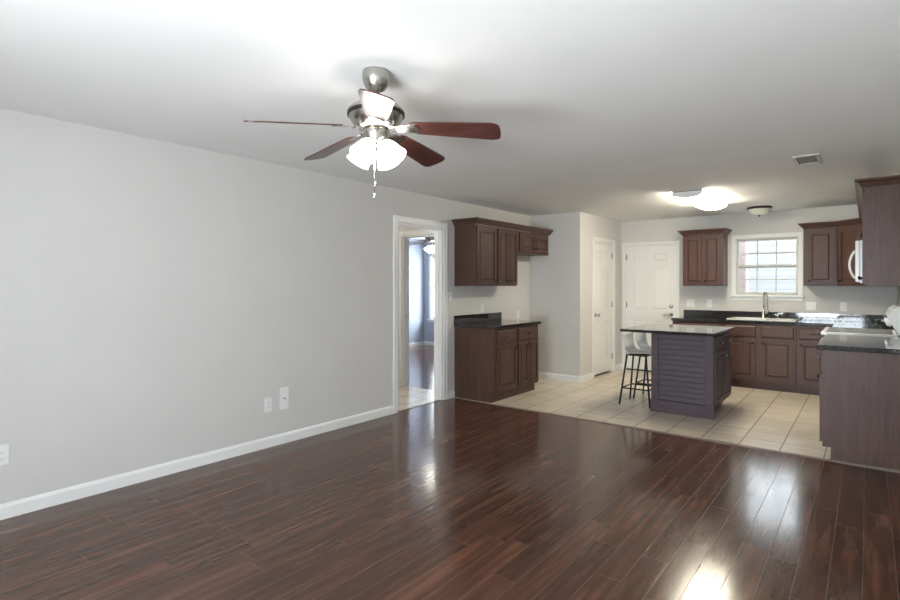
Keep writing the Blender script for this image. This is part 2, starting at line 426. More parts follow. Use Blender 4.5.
# threshold strip between planks and tiles
b = MB(); b.sweep([(-0.022,0),(-0.015,0.006),(0.015,0.006),(0.022,0)], [(0.62,TY),(3.83,TY)])
structure(b.build('trim_5', M['beige_strip']))
b = MB(); b.box(-0.035, -0.004, DY0+0.016, DY1-0.016, 0, 0.005, 0.002); structure(b.build('trim_6', M['beige_strip']))
b = MB(); b.prism([(3.80,5.153,0),(3.80,5.130,0),(3.80,5.134,0.010),(3.80,5.143,0.018),(3.80,5.153,0.020)], (RX-3.80,0,0)); structure(b.build('trim_11', M['beige_strip']))

# ------------------------------------------------------------------ panelled doors
def paneled(b, fr, w, h, t, rects, groove=0.008, ins=0.03, rise=None):
    rise = groove*0.85 if rise is None else rise
    b.fbox(fr, 0, w, 0, h, 0, t-groove)
    us = sorted({0, w} | {r[0] for r in rects} | {r[1] for r in rects}); vs = sorted({0, h} | {r[2] for r in rects} | {r[3] for r in rects})
    for v0, v1 in zip(vs, vs[1:]):
        run = None
        for u0, u1 in zip(us, us[1:]):
            inside = any(r[0]-1e-6 <= u0 and u1 <= r[1]+1e-6 and r[2]-1e-6 <= v0 and v1 <= r[3]+1e-6 for r in rects)
            if not inside: run = (run[0], u1) if run else (u0, u1)
            elif run: b.fbox(fr, run[0], run[1], v0, v1, t-groove, t); run = None
        if run: b.fbox(fr, run[0], run[1], v0, v1, t-groove, t)
    for r in rects:
        g = min(0.016, ins*0.55)
        b.frustum(fr, r[0]+g, r[1]-g, r[2]+g, r[3]-g, t-groove, ins-g, t-groove+rise)
def six_panel(w, h):
    s = 0.11 if w > 0.72 else 0.095; m = 0.09; c = w/2; r = []
    for u0, u1 in ((s, c-m/2), (c+m/2, w-s)):
        for v0, v1 in ((0.22, 0.80), (0.97, 1.63), (1.74, h-0.11)): r.append((u0, u1, v0, v1))
    return r
def swing_door(name, fr, w, h, label, knob_u, hinge_u, lever=False, bolt=False):
    root = bpy.data.objects.new(name, None); COL.objects.link(root); root.location = fr[0]; ORIG[root.name] = Vector(fr[0])
    structure(root, label, 'door')
    b = MB(); paneled(b, fr, w, h, 0.038, six_panel(w, h), 0.009, 0.032); b.build('door_slab', M['door'], root)
    O, U, N, V = fr
    def at(u, v, n): return O + U*u + V*v + N*n
    for v in (0.22, 1.05, 1.83):
        b = MB(); b.fbox(fr, hinge_u-0.008, hinge_u+0.010, v-0.045, v+0.045, 0.036, 0.044, 0.001); b.cyl(at(hinge_u, v-0.048, 0.046), at(hinge_u, v+0.048, 0.046), 0.006, 8); b.build('hinge', M['nickel'], root)
    b = MB(); b.lathe([(0,0.0),(0.032,0.0),(0.032,0.006),(0.018,0.012),(0.011,0.016),(0.011,0.038),(0.024,0.045),(0.029,0.056),(0.026,0.068),(0.012,0.074),(0,0.075)] if not lever else [(0,0),(0.03,0),(0.03,0.008),(0.012,0.014),(0.011,0.05),(0,0.051)], at(knob_u, 0.905, 0.038), 18, N)
    if lever: b.tube([at(knob_u, 0.905, 0.08), at(knob_u-0.06, 0.903, 0.085), at(knob_u-0.11, 0.895, 0.08)], 0.009, 8)
    b.build('door_handle' if lever else 'door_knob', M['nickel'], root)
    if bolt:
        b = MB(); b.lathe([(0,0),(0.03,0),(0.03,0.01),(0.02,0.018),(0,0.018)], at(knob_u, 1.035, 0.038), 18, N); b.build('deadbolt', M['nickel'], root)
    return root
# pantry door, in the side of the pantry box (faces +x)
frP = frame((PX-0.045, 7.58, 0.034), Y, X)
swing_door('door_1', frP, 0.715, 2.003, 'narrow white six panel pantry door', 0.06, 0.715, False)
casing('trim_7', frame((PX,7.565,0), Y, X), 0.745, 2.055, 0.06); jamb('trim_8', frame((PX,7.565,0), Y, X), 0.745, 2.055, 0.1, 0.012)
frB = frame((0.903, BY+0.045, 0.02), X, -Y)
swing_door('door_2', frB, 0.774, 1.998, 'white six panel back door beside the kitchen counter', 0.774-0.065, 0.0, True, True)
casing('trim_9', frame((BDX0,BY,0), X, -Y), BDX1-BDX0, BDH, 0.05); jamb('trim_10', frame((BDX0,BY,0), X, -Y), BDX1-BDX0, BDH, 0.12, 0.015)

b = MB(); b.box(BDX0+0.016, BDX1-0.016, BY-0.012, BY+0.118, 0, 0.018, 0.004); structure(b.build('trim_12', M['bronze']))  # threshold box added to block light leaking under the back door

# ------------------------------------------------------------------ windows
def window(name, fr, w, h, d, cols, rows, label, proud=0.012, cas=0.055, stool=True):
    """fr: O at lower corner of opening on the room face, N into the room; wall depth d"""
    root = bpy.data.objects.new(name, None); COL.objects.link(root); root.location = fr[0]; ORIG[root.name] = Vector(fr[0])
    structure(root, label, 'window')
    b = MB()
    for (u0,u1,v0,v1) in ((0,0.012,0,h),(w-0.012,w,0,h),(0.012,w-0.012,h-0.012,h),(0.012,w-0.012,0,0.012)): b.fbox(fr, u0, u1, v0, v1, -d, 0)
    b.build('window_frame', M['vinyl'], root)
    b = MB()
    for (u0,u1,v0,v1) in ((-cas,0,0,h+cas),(w,w+cas,0,h+cas),(0,w,h,h+cas)): b.fbox(fr, u0, u1, v0, v1, 0, proud, 0.003)
    b.build('window_casing', M['trim'], root)
    if stool:
        b = MB(); b.fbox(fr, -cas-0.015, w+cas+0.015, -0.028, 0.0, 0, 0.05, 0.006); b.fbox(fr, -cas, w+cas, -0.075, -0.028, 0, 0.014, 0.003); b.build('window_sill', M['trim'], root)
    hm = h/2; 
    for k, (v0, v1, n0) in enumerate(((hm-0.02, h-0.012, -0.09), (0.012, hm+0.024, -0.058))):
        b = MB(); s = 0.020; q = 0.028; n1 = n0+0.028
        for (u0,u1,a0,a1) in ((0.012,0.012+s,v0,v1),(w-0.012-s,w-0.012,v0,v1),(0.012+s,w-0.012-s,v0,v0+q),(0.012+s,w-0.012-s,v1-q,v1)): b.fbox(fr, u0, u1, a0, a1, n0, n1, 0.002)
        iu0, iu1, iv0, iv1 = 0.012+s, w-0.012-s, v0+q, v1-q
        for i in range(1, cols): c = iu0+(iu1-iu0)*i/cols; b.fbox(fr, c-0.008, c+0.008, iv0, iv1, n0+0.006, n0+0.02)
        for i in range(1, rows): c = iv0+(iv1-iv0)*i/rows; b.fbox(fr, iu0, iu1, c-0.008, c+0.008, n0+0.007, n0+0.019)
        sash = b.build('sash', M['vinyl'], root)
        b = MB(); b.fbox(fr, iu0, iu1, iv0, iv1, n0+0.011, n0+0.015); b.build('pane', M['glass'], sash)
    return root
window('window_1', frame((WX0,BY,WZ0), X, -Y), WX1-WX0, WZ1-WZ0, 0.12, 3, 2, 'white kitchen window with six panes in each sash above the sink')
window('window_2', frame((BWX0,9.29,BWZ0), X, -Y), BWX1-BWX0, BWZ1-BWZ0, 0.12, 1, 1, 'tall white bedroom window seen through the doorway')
window('window_3', frame((RW[1],REAR,RW[2]), -X, Y), RW[1]-RW[0], RW[3]-RW[2], 0.12, 3, 2, 'wide white living room window')

# outside
structure(slab('ground', -9, 10, -6, 17, -0.25, -0.12, M['concrete']))
o = slab('neighbour_house', -3, 10, 13.0, 13.3, -0.12, 2.6, M['siding']); tag(o, 'white lap sided house wall seen outside the kitchen window', 'house'); 
o = rebase(slab('brick_column', 2.235, 2.45, 9.9, 10.2, -0.12, 3.0, M['brick']), (2.34, 10.05, -0.12)); tag(o, 'pinkish brick porch column outside the kitchen window', 'column')

# ------------------------------------------------------------------ cabinets
def knob(b, p, N):
    b.lathe([(0,0),(0.007,0),(0.006,0.012),(0.014,0.018),(0.016,0.025),(0.010,0.031),(0,0.032)], p, 12, N)
def pull(b, fr, u, v, t, L=0.10):
    O, U, N, V = fr
    a = O+U*(u-L/2)+V*v+N*t; c = O+U*(u+L/2)+V*v+N*t
    b.cyl(a, a+N*0.026, 0.004, 8); b.cyl(c, c+N*0.026, 0.004, 8); b.tube([a+N*0.026-U*0.012, c+N*0.026+U*0.012], 0.0055, 8)
DT = 0.02
def door_part(root, fr, u0, u1, v0, v1, m, kn=None, hw='bronze'):
    """raised panel door; kn = (side, end) 'l'/'r', 't'/'b'"""
    f2 = (fr[0]+fr[1]*u0+Z*v0, fr[1], fr[2], Z); wd, ht = u1-u0, v1-v0
    b = MB(); s = min(0.045, wd*0.16); paneled(b, f2, wd, ht, DT, [(s, wd-s, s, ht-s)], 0.013, 0.026, 0.011)
    d = b.build('door', m, root)
    if kn:
        ku = 0.028 if kn[0] == 'l' else wd-0.028; kv = ht-0.05 if kn[1] == 't' else 0.05
        b = MB(); knob(b, f2[0]+f2[1]*ku+Z*kv+f2[2]*DT, f2[2]); b.build('knob', M[hw], d)
    return d
def drawer_part(root, fr, u0, u1, v0, v1, m, handle=True, hw='bronze', kn=False):
    f2 = (fr[0]+fr[1]*u0+Z*v0, fr[1], fr[2], Z); wd, ht = u1-u0, v1-v0
    b = MB(); b.fbox(f2, 0, wd, 0, ht, 0, DT*0.6); b.frustum(f2, 0, wd, 0, ht, DT*0.6, 0.012, DT)
    d = b.build('drawer', m, root)
    if handle:
        b = MB()
        if kn: knob(b, f2[0]+f2[1]*(wd/2)+Z*(ht/2)+f2[2]*DT, f2[2])
        else: pull(b, f2, wd/2, ht/2, DT)
        b.build('knob' if kn else 'handle', M[hw], d)
    return d
def base_cab(name, label, fr, w, depth, doors, drawers, m=None, group=None, loc=None, hw='bronze', false_front=False, hollow=False, knobs=False):
    """fr: O at the left lower front corner of the carcass, U along the front, N out"""
    m = m or M['cherry']; O, U, N, V = fr
    root = thing(name, label, 'cabinet', O - N*depth/2 + U*w/2, group)
    H = 0.876
    b = MB()
    if hollow:
        for q in ((0,0.018,0.105,H,-depth,0),(w-0.018,w,0.105,H,-depth,0),(0.018,w-0.018,0.105,0.125,-depth,0),(0.018,w-0.018,0.125,H,-depth,-depth+0.01),(0.018,w-0.018,0.125,H,-0.018,0)): b.fbox(fr, *q)
    else: b.fbox(fr, 0, w, 0.105, H, -depth, 0, 0.001)
    b.fbox(fr, 0, w, 0, 0.105, -depth, -0.055)
    b.build('cabinet_body', m, root)
    for (u0, u1) in drawers: drawer_part(root, fr, u0, u1, 0.70, 0.845, m, not false_front, hw, knobs)
    for (u0, u1, kn) in doors: door_part(root, fr, u0, u1, 0.135, 0.672 if drawers else 0.845, m, kn, hw)
    return root
def upper_cab(name, label, fr, w, depth, z0, z1, doors, m=None, group=None):
    m = m or M['cherry']; O, U, N, V = fr
    root = thing(name, label, 'cabinet', O - N*depth/2 + U*w/2 + Z*z0, group)
    b = MB(); b.fbox(fr, 0, w, z0, z1, -depth, 0, 0.001); b.build('cabinet_body', m, root)
    for (u0, u1, kn) in doors: door_part(root, fr, u0, u1, z0+0.02, z1-0.025, m, kn)
    return root
CR = [(0.0,0.0),(0.008,0.0),(0.012,0.012),(0.022,0.020),(0.034,0.040),(0.052,0.054),(0.058,0.058),(0.058,0.070),(0.0,0.070)]
def crown(label, path, side, z, loc):
    b = MB(); b.sweep([(o, z+h) for o, h in CR], path, side)
    o = b.build('crown_molding', M['cherry']); rebase(o, loc); return tag(o, label, 'molding')

UZ0, UZ1 = 1.38, 2.13
# --- left run (faces +x)
frLB = lambda y: frame((0.605, y, 0), Y, X)
G = 0.004
base_cab('base_cabinet', 'dark cherry base cabinet with one drawer over one door, at the corner by the doorway', frLB(5.195), 0.49, 0.60, [(0.03, 0.468, ('r','t'))], [(0.03, 0.468)])
base_cab('base_cabinet', 'dark cherry base cabinet with one drawer over two narrow doors, beside the empty refrigerator gap', frLB(5.685+G), 0.54, 0.60, [(0.02, 0.262, ('r','t')), (0.278, 0.515, ('l','t'))], [(0.02, 0.515)])
def counter(name, label, boxes, splash, loc):
    root = thing(name, label, 'countertop', loc)
    b = MB()
    for q in boxes: b.box(*q, 0.876, 0.914, 0.004)
    b.build('worktop', M['granite'], root)
    for q in splash:
        b = MB(); b.box(*q, 0.003); b.build('backsplash', M['granite'], root)
    return root
counter('countertop', 'short black granite countertop on the left wall cabinets by the doorway', [(0.002,0.64,5.180,6.25)], [(0.002,0.022,5.180,6.25,0.914,1.012)], (0.32,5.7,0.876))
frLU = lambda y: frame((0.31, y, 0), Y, X)
upper_cab('wall_cabinet', 'tall dark cherry wall cabinet with one door, nearest the doorway', frLU(5.200), 0.472, 0.31, UZ0, UZ1, [(0.03, 0.452, ('r','b'))])
upper_cab('wall_cabinet', 'tall dark cherry wall cabinet with two narrow doors, above the short granite counter', frLU(5.672+G), 0.50, 0.31, UZ0, UZ1, [(0.02, 0.245, ('r','b')), (0.255, 0.485, ('l','b'))])
upper_cab('wall_cabinet', 'short dark cherry wall cabinet with two doors above the empty refrigerator gap', frLU(6.180), 0.895, 0.31, 1.83, UZ1, [(0.05, 0.44, ('r','b')), (0.455, 0.845, ('l','b'))])
crown('dark cherry crown molding along the cabinets above the refrigerator gap', [(0.0, 5.198), (0.335, 5.198), (0.335, PY-0.004)], 1, UZ1, (0.17, 6.1, UZ1))

# --- back run (faces -y)
frBB = lambda x: frame((x, BY-0.605, 0), X, -Y)
base_cab('base_cabinet', 'dark cherry base cabinet at the back wall hidden behind the island, near the back door', frBB(1.80), 0.655, 0.60, [(0.03,0.32,('r','t')),(0.335,0.625,('l','t'))], [(0.03,0.625)])
base_cab('sink_cabinet', 'dark cherry sink cabinet with two doors and false drawer fronts under the white sink', frBB(2.455+G), 0.855, 0.60, [(0.03,0.402,('r','t')),(0.462,0.832,('l','t'))], [(0.03,0.402),(0.462,0.832)], false_front=True, hollow=True)
base_cab('base_cabinet', 'dark cherry base cabinet with a drawer and dark bar pull, right of the sink cabinet', frBB(3.31+2*G), 0.425, 0.60, [(0.03,0.40,('l','t'))], [(0.03,0.40)])
# --- right run (faces -x): U = -y
frRB = lambda y: frame((3.75, y, 0), -Y, -X)
base_cab('base_cabinet', 'dark cherry base cabinet whose plain end panel meets the plank floor', frRB(5.79), 0.636, 0.56, [(0.02,0.312,('r','t')),(0.322,0.606,('l','t'))], [(0.02,0.606)])
base_cab('base_cabinet', 'dark cherry base cabinet between the end cabinet and the white range', frRB(6.43), 0.636, 0.56, [(0.03,0.312,('r','t')),(0.322,0.606,('l','t'))], [(0.03,0.606)])
base_cab('base_cabinet', 'dark cherry base cabinet in the corner beyond the white range', frRB(8.04), 0.81, 0.56, [(0.1,0.44,('r','t')),(0.45,0.78,('l','t'))], [(0.1,0.78)])
counter('countertop', 'black granite countertop on the end cabinets nearest the camera, before the white range', [(3.715,RX-0.002,5.128,6.44)], [(RX-0.022,RX-0.002,5.128,6.44,0.914,1.012)], (4.02,5.8,0.876))
SX0, SX1, SY0, SY1 = 2.52, 3.28, 8.14, 8.60
counter('countertop', 'long black granite countertop around the white sink and the corner', [(1.785,SX0,8.04,BY-0.002),(SX0,SX1,8.04,SY0),(SX0,SX1,SY1,BY-0.002),(SX1,RX-0.002,8.04,BY-0.002),(3.715,RX-0.002,7.225,8.04)],
        [(1.80,RX-0.022,BY-0.022,BY-0.002,0.914,1.012),(RX-0.022,RX-0.002,7.225,BY-0.002,0.914,1.012)], (3.0,8.35,0.876))
frBU = lambda x: frame((x, BY-0.31, 0), X, -Y)
upper_cab('wall_cabinet', 'small dark cherry wall cabinet with two doors between the back door and the window', frBU(1.865), 0.545, 0.31, UZ0, UZ1, [(0.025,0.262,('r','b')),(0.283,0.52,('l','b'))])
crown('dark cherry crown molding on the wall cabinet beside the back door', [(1.865,BY),(1.865,BY-0.33),(2.41,BY-0.33),(2.41,BY)], 1, UZ1, (2.14,BY-0.17,UZ1))
upper_cab('wall_cabinet', 'dark cherry wall cabinet with one door just right of the kitchen window', frBU(3.37), 0.36, 0.31, UZ0, UZ1, [(0.035,0.335,('l','b'))])
# diagonal corner cabinet
root = thing('corner_cabinet', 'dark cherry diagonal corner wall cabinet behind the white microwave', 'cabinet', (4.05, BY-0.28, UZ0))
q0, q1 = Vector((3.735, BY-0.31, 0)), Vector((4.015, BY-0.61, 0))
b = MB(); b.prism([(3.735,BY-0.002,UZ0),(3.735,BY-0.31,UZ0),(4.015,BY-0.61,UZ0),(RX-0.002,BY-0.61,UZ0),(RX-0.002,BY-0.002,UZ0)], (0,0,UZ1-UZ0)); b.build('cabinet_body', M['cherry'], root)
U = (q1-q0).normalized(); N = Vector((-abs(U.y), -abs(U.x), 0)); Ld = (q1-q0).length
door_part(root, (q0, U, N, Z), 0.03, Ld-0.03, UZ0+0.02, UZ1-0.025, M['cherry'], ('l','b'))
frRU = lambda y: frame((4.022, y, 0), -Y, -X)
upper_cab('wall_cabinet', 'dark cherry wall cabinet beyond the white microwave on the right wall', frRU(8.06), 0.835, 0.30, UZ0, UZ1, [(0.03,0.41,('r','b')),(0.42,0.80,('l','b'))])
upper_cab('wall_cabinet', 'short dark cherry wall cabinet directly above the white microwave', frRU(7.22), 0.765, 0.30, 1.83, UZ1, [(0.03,0.375,('r','b')),(0.385,0.735,('l','b'))])
upper_cab('wall_cabinet', 'dark cherry wall cabinet between the near end cabinet and the microwave', frRU(6.45), 0.645, 0.30, UZ0, UZ1, [(0.03,0.315,('r','b')),(0.325,0.615,('l','b'))])
upper_cab('wall_cabinet', 'large dark cherry wall cabinet with plain side panel nearest the camera, at the top right', frRU(5.80), 0.646, 0.30, UZ0, UZ1, [(0.03,0.315,('r','b')),(0.325,0.62,('l','b'))])
crown('dark cherry crown molding running from the window around the corner to the near end cabinet', [(3.37,BY),(3.37,BY-0.33),(3.742,BY-0.33),(4.012,BY-0.597),(4.012,5.154),(RX-0.002,5.154)], 1, UZ1, (3.9,7.5,UZ1))

# ------------------------------------------------------------------ island
IX0, IX1, IY0, IY1 = 2.155, 2.785, 5.975, 6.84
root = thing('kitchen_island', 'brown kitchen island, daylight purple tinted into its colour, with a slatted end panel and granite top', 'island', ((IX0+IX1)/2, (IY0+IY1)/2, 0))
b = MB(); b.box(IX0+0.015, IX1-0.01, IY0+0.02, IY1, 0.105, 0.870); b.box(IX0+0.015, IX1-0.085, IY0+0.02, IY1-0.01, 0, 0.105); b.build('island_body', M['island'], root)
frI = frame((IX0, IY0+0.02, 0), X, -Y); WI = IX1-IX0
for u0, u1 in ((0.0, 0.075), (WI-0.085, WI)):
    b = MB(); b.fbox(frI, u0, u1, 0.135, 0.870, 0, 0.022, 0.002); b.build('corner_post', M['island'], root)
b = MB(); nb = 13; hh = (0.862-0.135)/nb
for i in range(nb):
    z0 = 0.135+i*hh
    O = frI[0]; za, zb = z0+0.0035, z0+hh-0.0035
    P = [O+X*0.075+Z*za, O+X*(WI-0.085)+Z*za, O+X*(WI-0.085)+Z*zb, O+X*0.075+Z*zb]
    b.hexa(P + [P[0]-Y*0.017, P[1]-Y*0.017, P[2]-Y*0.012, P[3]-Y*0.012], 0.002)
b.fbox(frI, 0.075, WI-0.085, 0.862, 0.870, 0, 0.014)
b.build('slat_panel', M['island'], root)
b = MB(); b.fbox(frI, -0.008, WI+0.008, 0, 0.135, -0.01, 0.032, 0.003); b.build('plinth', M['island'], root)
# island fronts face +x
frIR = frame((IX1-0.01, IY0+0.03, 0), Y, X); LW = IY1-IY0-0.03
m_ = M['island']
half = LW/2
for (u0, u1) in ((0.02, half-0.008), (half+0.008, LW-0.02)): drawer_part(root, frIR, u0, u1, 0.70, 0.845, m_, True, 'nickel', True)
for (u0, u1, k) in ((0.02, half-0.008, ('r','t')), (half+0.008, LW-0.02, ('l','t'))): door_part(root, frIR, u0, u1, 0.135, 0.672, m_, k, 'nickel')
b = MB(); b.box(1.85, 2.812, 5.845, 6.95, 0.870, 0.900, 0.004)
o = rebase(b.build('island_top', M['granite']), (2.33, 6.4, 0.870)); tag(o, 'polished black granite top of the kitchen island with a stool overhang', 'countertop')

# ------------------------------------------------------------------ bar stools
def stool(cx, cy, label):
    root = thing('bar_stool', label, 'stool', (cx, cy, 0), 'bar stools under the island overhang')
    # bucket shell: seat and low wrapped back, facing +x
    nu, nv = 11, 13
    def prof(t):      # side profile from front edge to the back's top
        pts = [(0.185,0.590),(0.12,0.603),(0.03,0.593),(-0.06,0.587),(-0.12,0.597),(-0.165,0.640),(-0.188,0.705),(-0.200,0.765),(-0.208,0.810)]
        q = t*(len(pts)-1); i = min(int(q), len(pts)-2); f = q-i
        return pts[i][0]*(1-f)+pts[i+1][0]*f, pts[i][1]*(1-f)+pts[i+1][1]*f
    b = MB(); g = []
    for i in range(nv):
        t = i/(nv-1); x, z = prof(t); row = []
        wdt = 0.175 if t < 0.55 else 0.175 - 0.045*((t-0.55)/0.45)**2
        if t > 0.9: wdt *= 0.94
        if t < 0.08: wdt *= 0.9
        lift = 0.012 + 0.075*min(1, max(0, (t-0.42)/0.2))
        for j in range(nu):
            s = -1+2*j/(nu-1)
            bend = abs(s)**2.6
            row.append(b.bm.verts.new((cx + x + (0.10*bend*max(0,(t-0.5)/0.5)), cy + s*wdt, z + bend*lift*(1-0.75*max(0,(t-0.55)/0.45)))))
        g.append(row)
    fs = [b.bm.faces.new([g[i][j], g[i][j+1], g[i+1][j+1], g[i+1][j]]) for i in range(nv-1) for j in range(nu-1)]
    for f in fs: f.smooth = True
    bmesh.ops.recalc_face_normals(b.bm, faces=b.bm.faces)
    bmesh.ops.solidify(b.bm, geom=list(b.bm.faces), thickness=0.009)
    for f in b.bm.faces: f.smooth = True
    o = b.build('seat_shell', M['shell'], root)
    o.modifiers.new('s', 'SUBSURF').levels = 1; o.modifiers['s'].render_levels = 1
    top, bot = 0.11, 0.175
    corners = [(-1,-1),(1,-1),(1,1),(-1,1)]
    b = MB(); b.box(cx-0.12, cx+0.12, cy-0.12, cy+0.12, 0.567, 0.577, 0.002); b.build('seat_plate', M['blackmetal'], root)
    for sx, sy in corners:
        b = MB(); b.tube([(cx+sx*top, cy+sy*top, 0.57), (cx+sx*bot, cy+sy*bot, 0.0)], 0.0105, 10); b.build('leg', M['blackmetal'], root)
    zr = 0.19; k = top+(bot-top)*(0.57-zr)/0.57
    P = [(cx+sx*k, cy+sy*k, zr) for sx, sy in corners]
    b = MB()
    for i in range(4): b.tube([P[i], P[(i+1)%4]], 0.009, 8)
    b.build('footrest', M['blackmetal'], root)
    return root
st = stool(1.925, 6.275, 'pale shelled bar stool with black legs at the front corner of the island')
dup(st, (1.955, 6.665, 0), 'pale shelled bar stool behind the front stool, farther along the island')

# ------------------------------------------------------------------ sink, faucet, range, microwave
root = thing('kitchen_sink', 'white drop-in kitchen sink in black granite under the window', 'sink', (2.9, 8.37, 0.914))
b = MB(); c = (SX0+SX1)/2; r0, r1 = 0.9145, 0.932
b.box(SX0-0.02, SX1+0.02, SY0-0.02, SY0+0.03, r0, r1, 0.005); b.box(SX0-0.02, SX1+0.02, SY1-0.08, SY1+0.02, r0, r1, 0.005)
for x0, x1 in ((SX0-0.02, SX0+0.03), (c-0.015, c+0.015), (SX1-0.03, SX1+0.02)): b.box(x0, x1, SY0+0.03, SY1-0.08, r0, r1)
b.build('sink_rim', M['sink'], root)
for x0, x1 in ((SX0+0.015, c-0.006), (c+0.006, SX1-0.015)):
    b = MB(); y0, y1, z0, z1 = SY0+0.015, SY1-0.065, 0.735, 0.914
    b.box(x0, x1, y0, y1, z0, z0+0.006)
    for q in ((x0,x0+0.008,y0,y1),(x1-0.008,x1,y0,y1),(x0+0.008,x1-0.008,y0,y0+0.008),(x0+0.008,x1-0.008,y1-0.008,y1)): b.box(*q, z0+0.006, z1)
    bowl = b.build('bowl', M['sink'], root)
    b = MB(); b.lathe([(0,0),(0.04,0),(0.04,0.004),(0.02,0.002),(0,0.001)], ((x0+x1)/2,(y0+y1)/2,z0+0.006), 16); b.build('drain', M['chrome'], bowl)
fx, fy, fz = 2.885, 8.56, 0.932
root = thing('faucet', 'tall nickel spring pull-down faucet on the white sink', 'faucet', (fx, fy, fz))
b = MB(); b.lathe([(0,0),(0.03,0),(0.03,0.006),(0.02,0.014),(0.019,0.09),(0.015,0.10),(0.011,0.105),(0.011,0.17),(0,0.17)], (fx,fy,fz), 16); b.build('faucet_body', M['nickel'], root)
path = []
for i in range(41):
    t = i/40
    if t < 0.35: path.append(Vector((fx, fy, fz+0.16+0.11*t/0.35)))
    elif t < 0.8: a = (t-0.35)/0.45*PI; q_ = 0.065-0.065*math.cos(a); path.append(Vector((fx+q_*0.45, fy-q_*0.9, fz+0.27+0.085*math.sin(a))))
    else: path.append(Vector((fx+0.13*0.45, fy-0.13*0.9, fz+0.27-0.07*(t-0.8)/0.2)))
b = MB(); b.tube(path, 0.006, 8); b.build('hose', M['nickel'], root)
hel = []; n = 520
for i in range(n):
    q = i/(n-1)*(len(path)-1); k = min(int(q), len(path)-2); f = q-k
    p = path[k].lerp(path[k+1], f); t = (path[k+1]-path[k]).normalized(); a = X; c2 = t.cross(a).normalized(); an = i/n*2*PI*34
    hel.append(p + (a*math.cos(an)+c2*math.sin(an))*0.0115)
b = MB(); b.tube(hel, 0.0026, 5); b.build('spring', M['nickel'], root)
b = MB(); p = path[-1]; b.lathe([(0,0),(0.012,0),(0.014,0.02),(0.014,0.07),(0.02,0.10),(0.019,0.115),(0,0.115)], p, 14, (0,0,-1)); b.build('spray_head', M['nickel'], root)
b = MB(); b.tube([(fx,fy,fz+0.16),(fx+0.03,fy-0.062,fz+0.165),(fx+0.052,fy-0.104,fz+0.165)], 0.005, 8); b.build('dock_arm', M['nickel'], root)
b = MB(); b.tube([(fx+0.015,fy,fz+0.065),(fx+0.045,fy,fz+0.07)], 0.009, 10); b.tube([(fx+0.04,fy,fz+0.07),(fx+0.075,fy-0.01,fz+0.095)], 0.0055, 8); b.build('lever', M['nickel'], root)
b = MB(); b.lathe([(0,0),(0.022,0),(0.022,0.008),(0.012,0.014),(0.010,0.04),(0.006,0.045),(0,0.045)], (3.06,8.565,0.932), 14); b.tube([(3.06,8.565,0.972),(3.06,8.535,0.985),(3.06,8.50,0.975)], 0.006, 8)
o = rebase(b.build('soap_dispenser', M['nickel']), (3.06,8.565,0.932)); tag(o, 'small dark metal dispenser on the white sink rim right of the faucet', 'soap dispenser')

RY0, RY1 = 6.452, 7.212
root = thing('range', 'white electric range with a black glass cooktop in the right counter run', 'stove', (4.0, (RY0+RY1)/2, 0))
b = MB(); b.box(3.70, RX-0.005, RY0, RY1, 0.05, 0.895); b.box(3.74, RX-0.03, RY0+0.02, RY1-0.02, 0, 0.05); b.build('range_body', M['white_enamel'], root)
b = MB(); b.box(3.665, RX-0.07, RY0-0.004, RY1+0.004, 0.895, 0.925, 0.006)
ct = b.build('cooktop', M['white_enamel'], root)
b = MB(); b.box(3.705, RX-0.10, RY0+0.03, RY1-0.03, 0.925, 0.928); b.build('glass_top', M['black_glass'], ct)
b = MB(); b.box(3.685, 3.70, RY0+0.005, RY1-0.005, 0.22, 0.86, 0.006); od = b.build('oven_door', M['white_enamel'], root)
b = MB(); b.box(3.682, 3.685, RY0+0.12, RY1-0.12, 0.36, 0.66); b.build('oven_window', M['black_glass'], od)
b = MB(); b.tube([(3.685,RY0+0.06,0.80),(3.665,RY0+0.07,0.81),(3.658,RY0+0.12,0.815),(3.658,RY1-0.12,0.815),(3.665,RY1-0.07,0.81),(3.685,RY1-0.06,0.80)], 0.011, 8); b.build('handle', M['white_enamel'], od)
b = MB(); b.box(3.672, 3.70, RY0+0.005, RY1-0.005, 0.06, 0.205, 0.005); b.build('drawer', M['white_enamel'], root)
b = MB(); b.prism([(RX-0.005,RY0,0.925),(RX-0.07,RY0,0.925),(RX-0.085,RY0,0.96),(RX-0.135,RY0,1.06),(RX-0.145,RY0,1.09),(RX-0.12,RY0,1.155),(RX-0.08,RY0,1.185),(RX-0.005,RY0,1.185)], (0,RY1-RY0,0)); bg = b.build('control_panel', M['white_enamel'], root)
for i in range(4):
    y = RY0+0.07+[0, 0.11, 0.51, 0.62][i]
    nd = Vector((-1,0,-0.35)).normalized()
    b = MB(); b.lathe([(0,0),(0.028,0),(0.027,0.02),(0.021,0.03),(0,0.031)], (RX-0.112,y,1.02), 14, Vector((-0.9,0,0.43)).normalized()); b.box(RX-0.152,RX-0.135,y-0.004,y+0.004,1.005,1.05,0.002); b.build('knob', M['white_enamel'], bg)

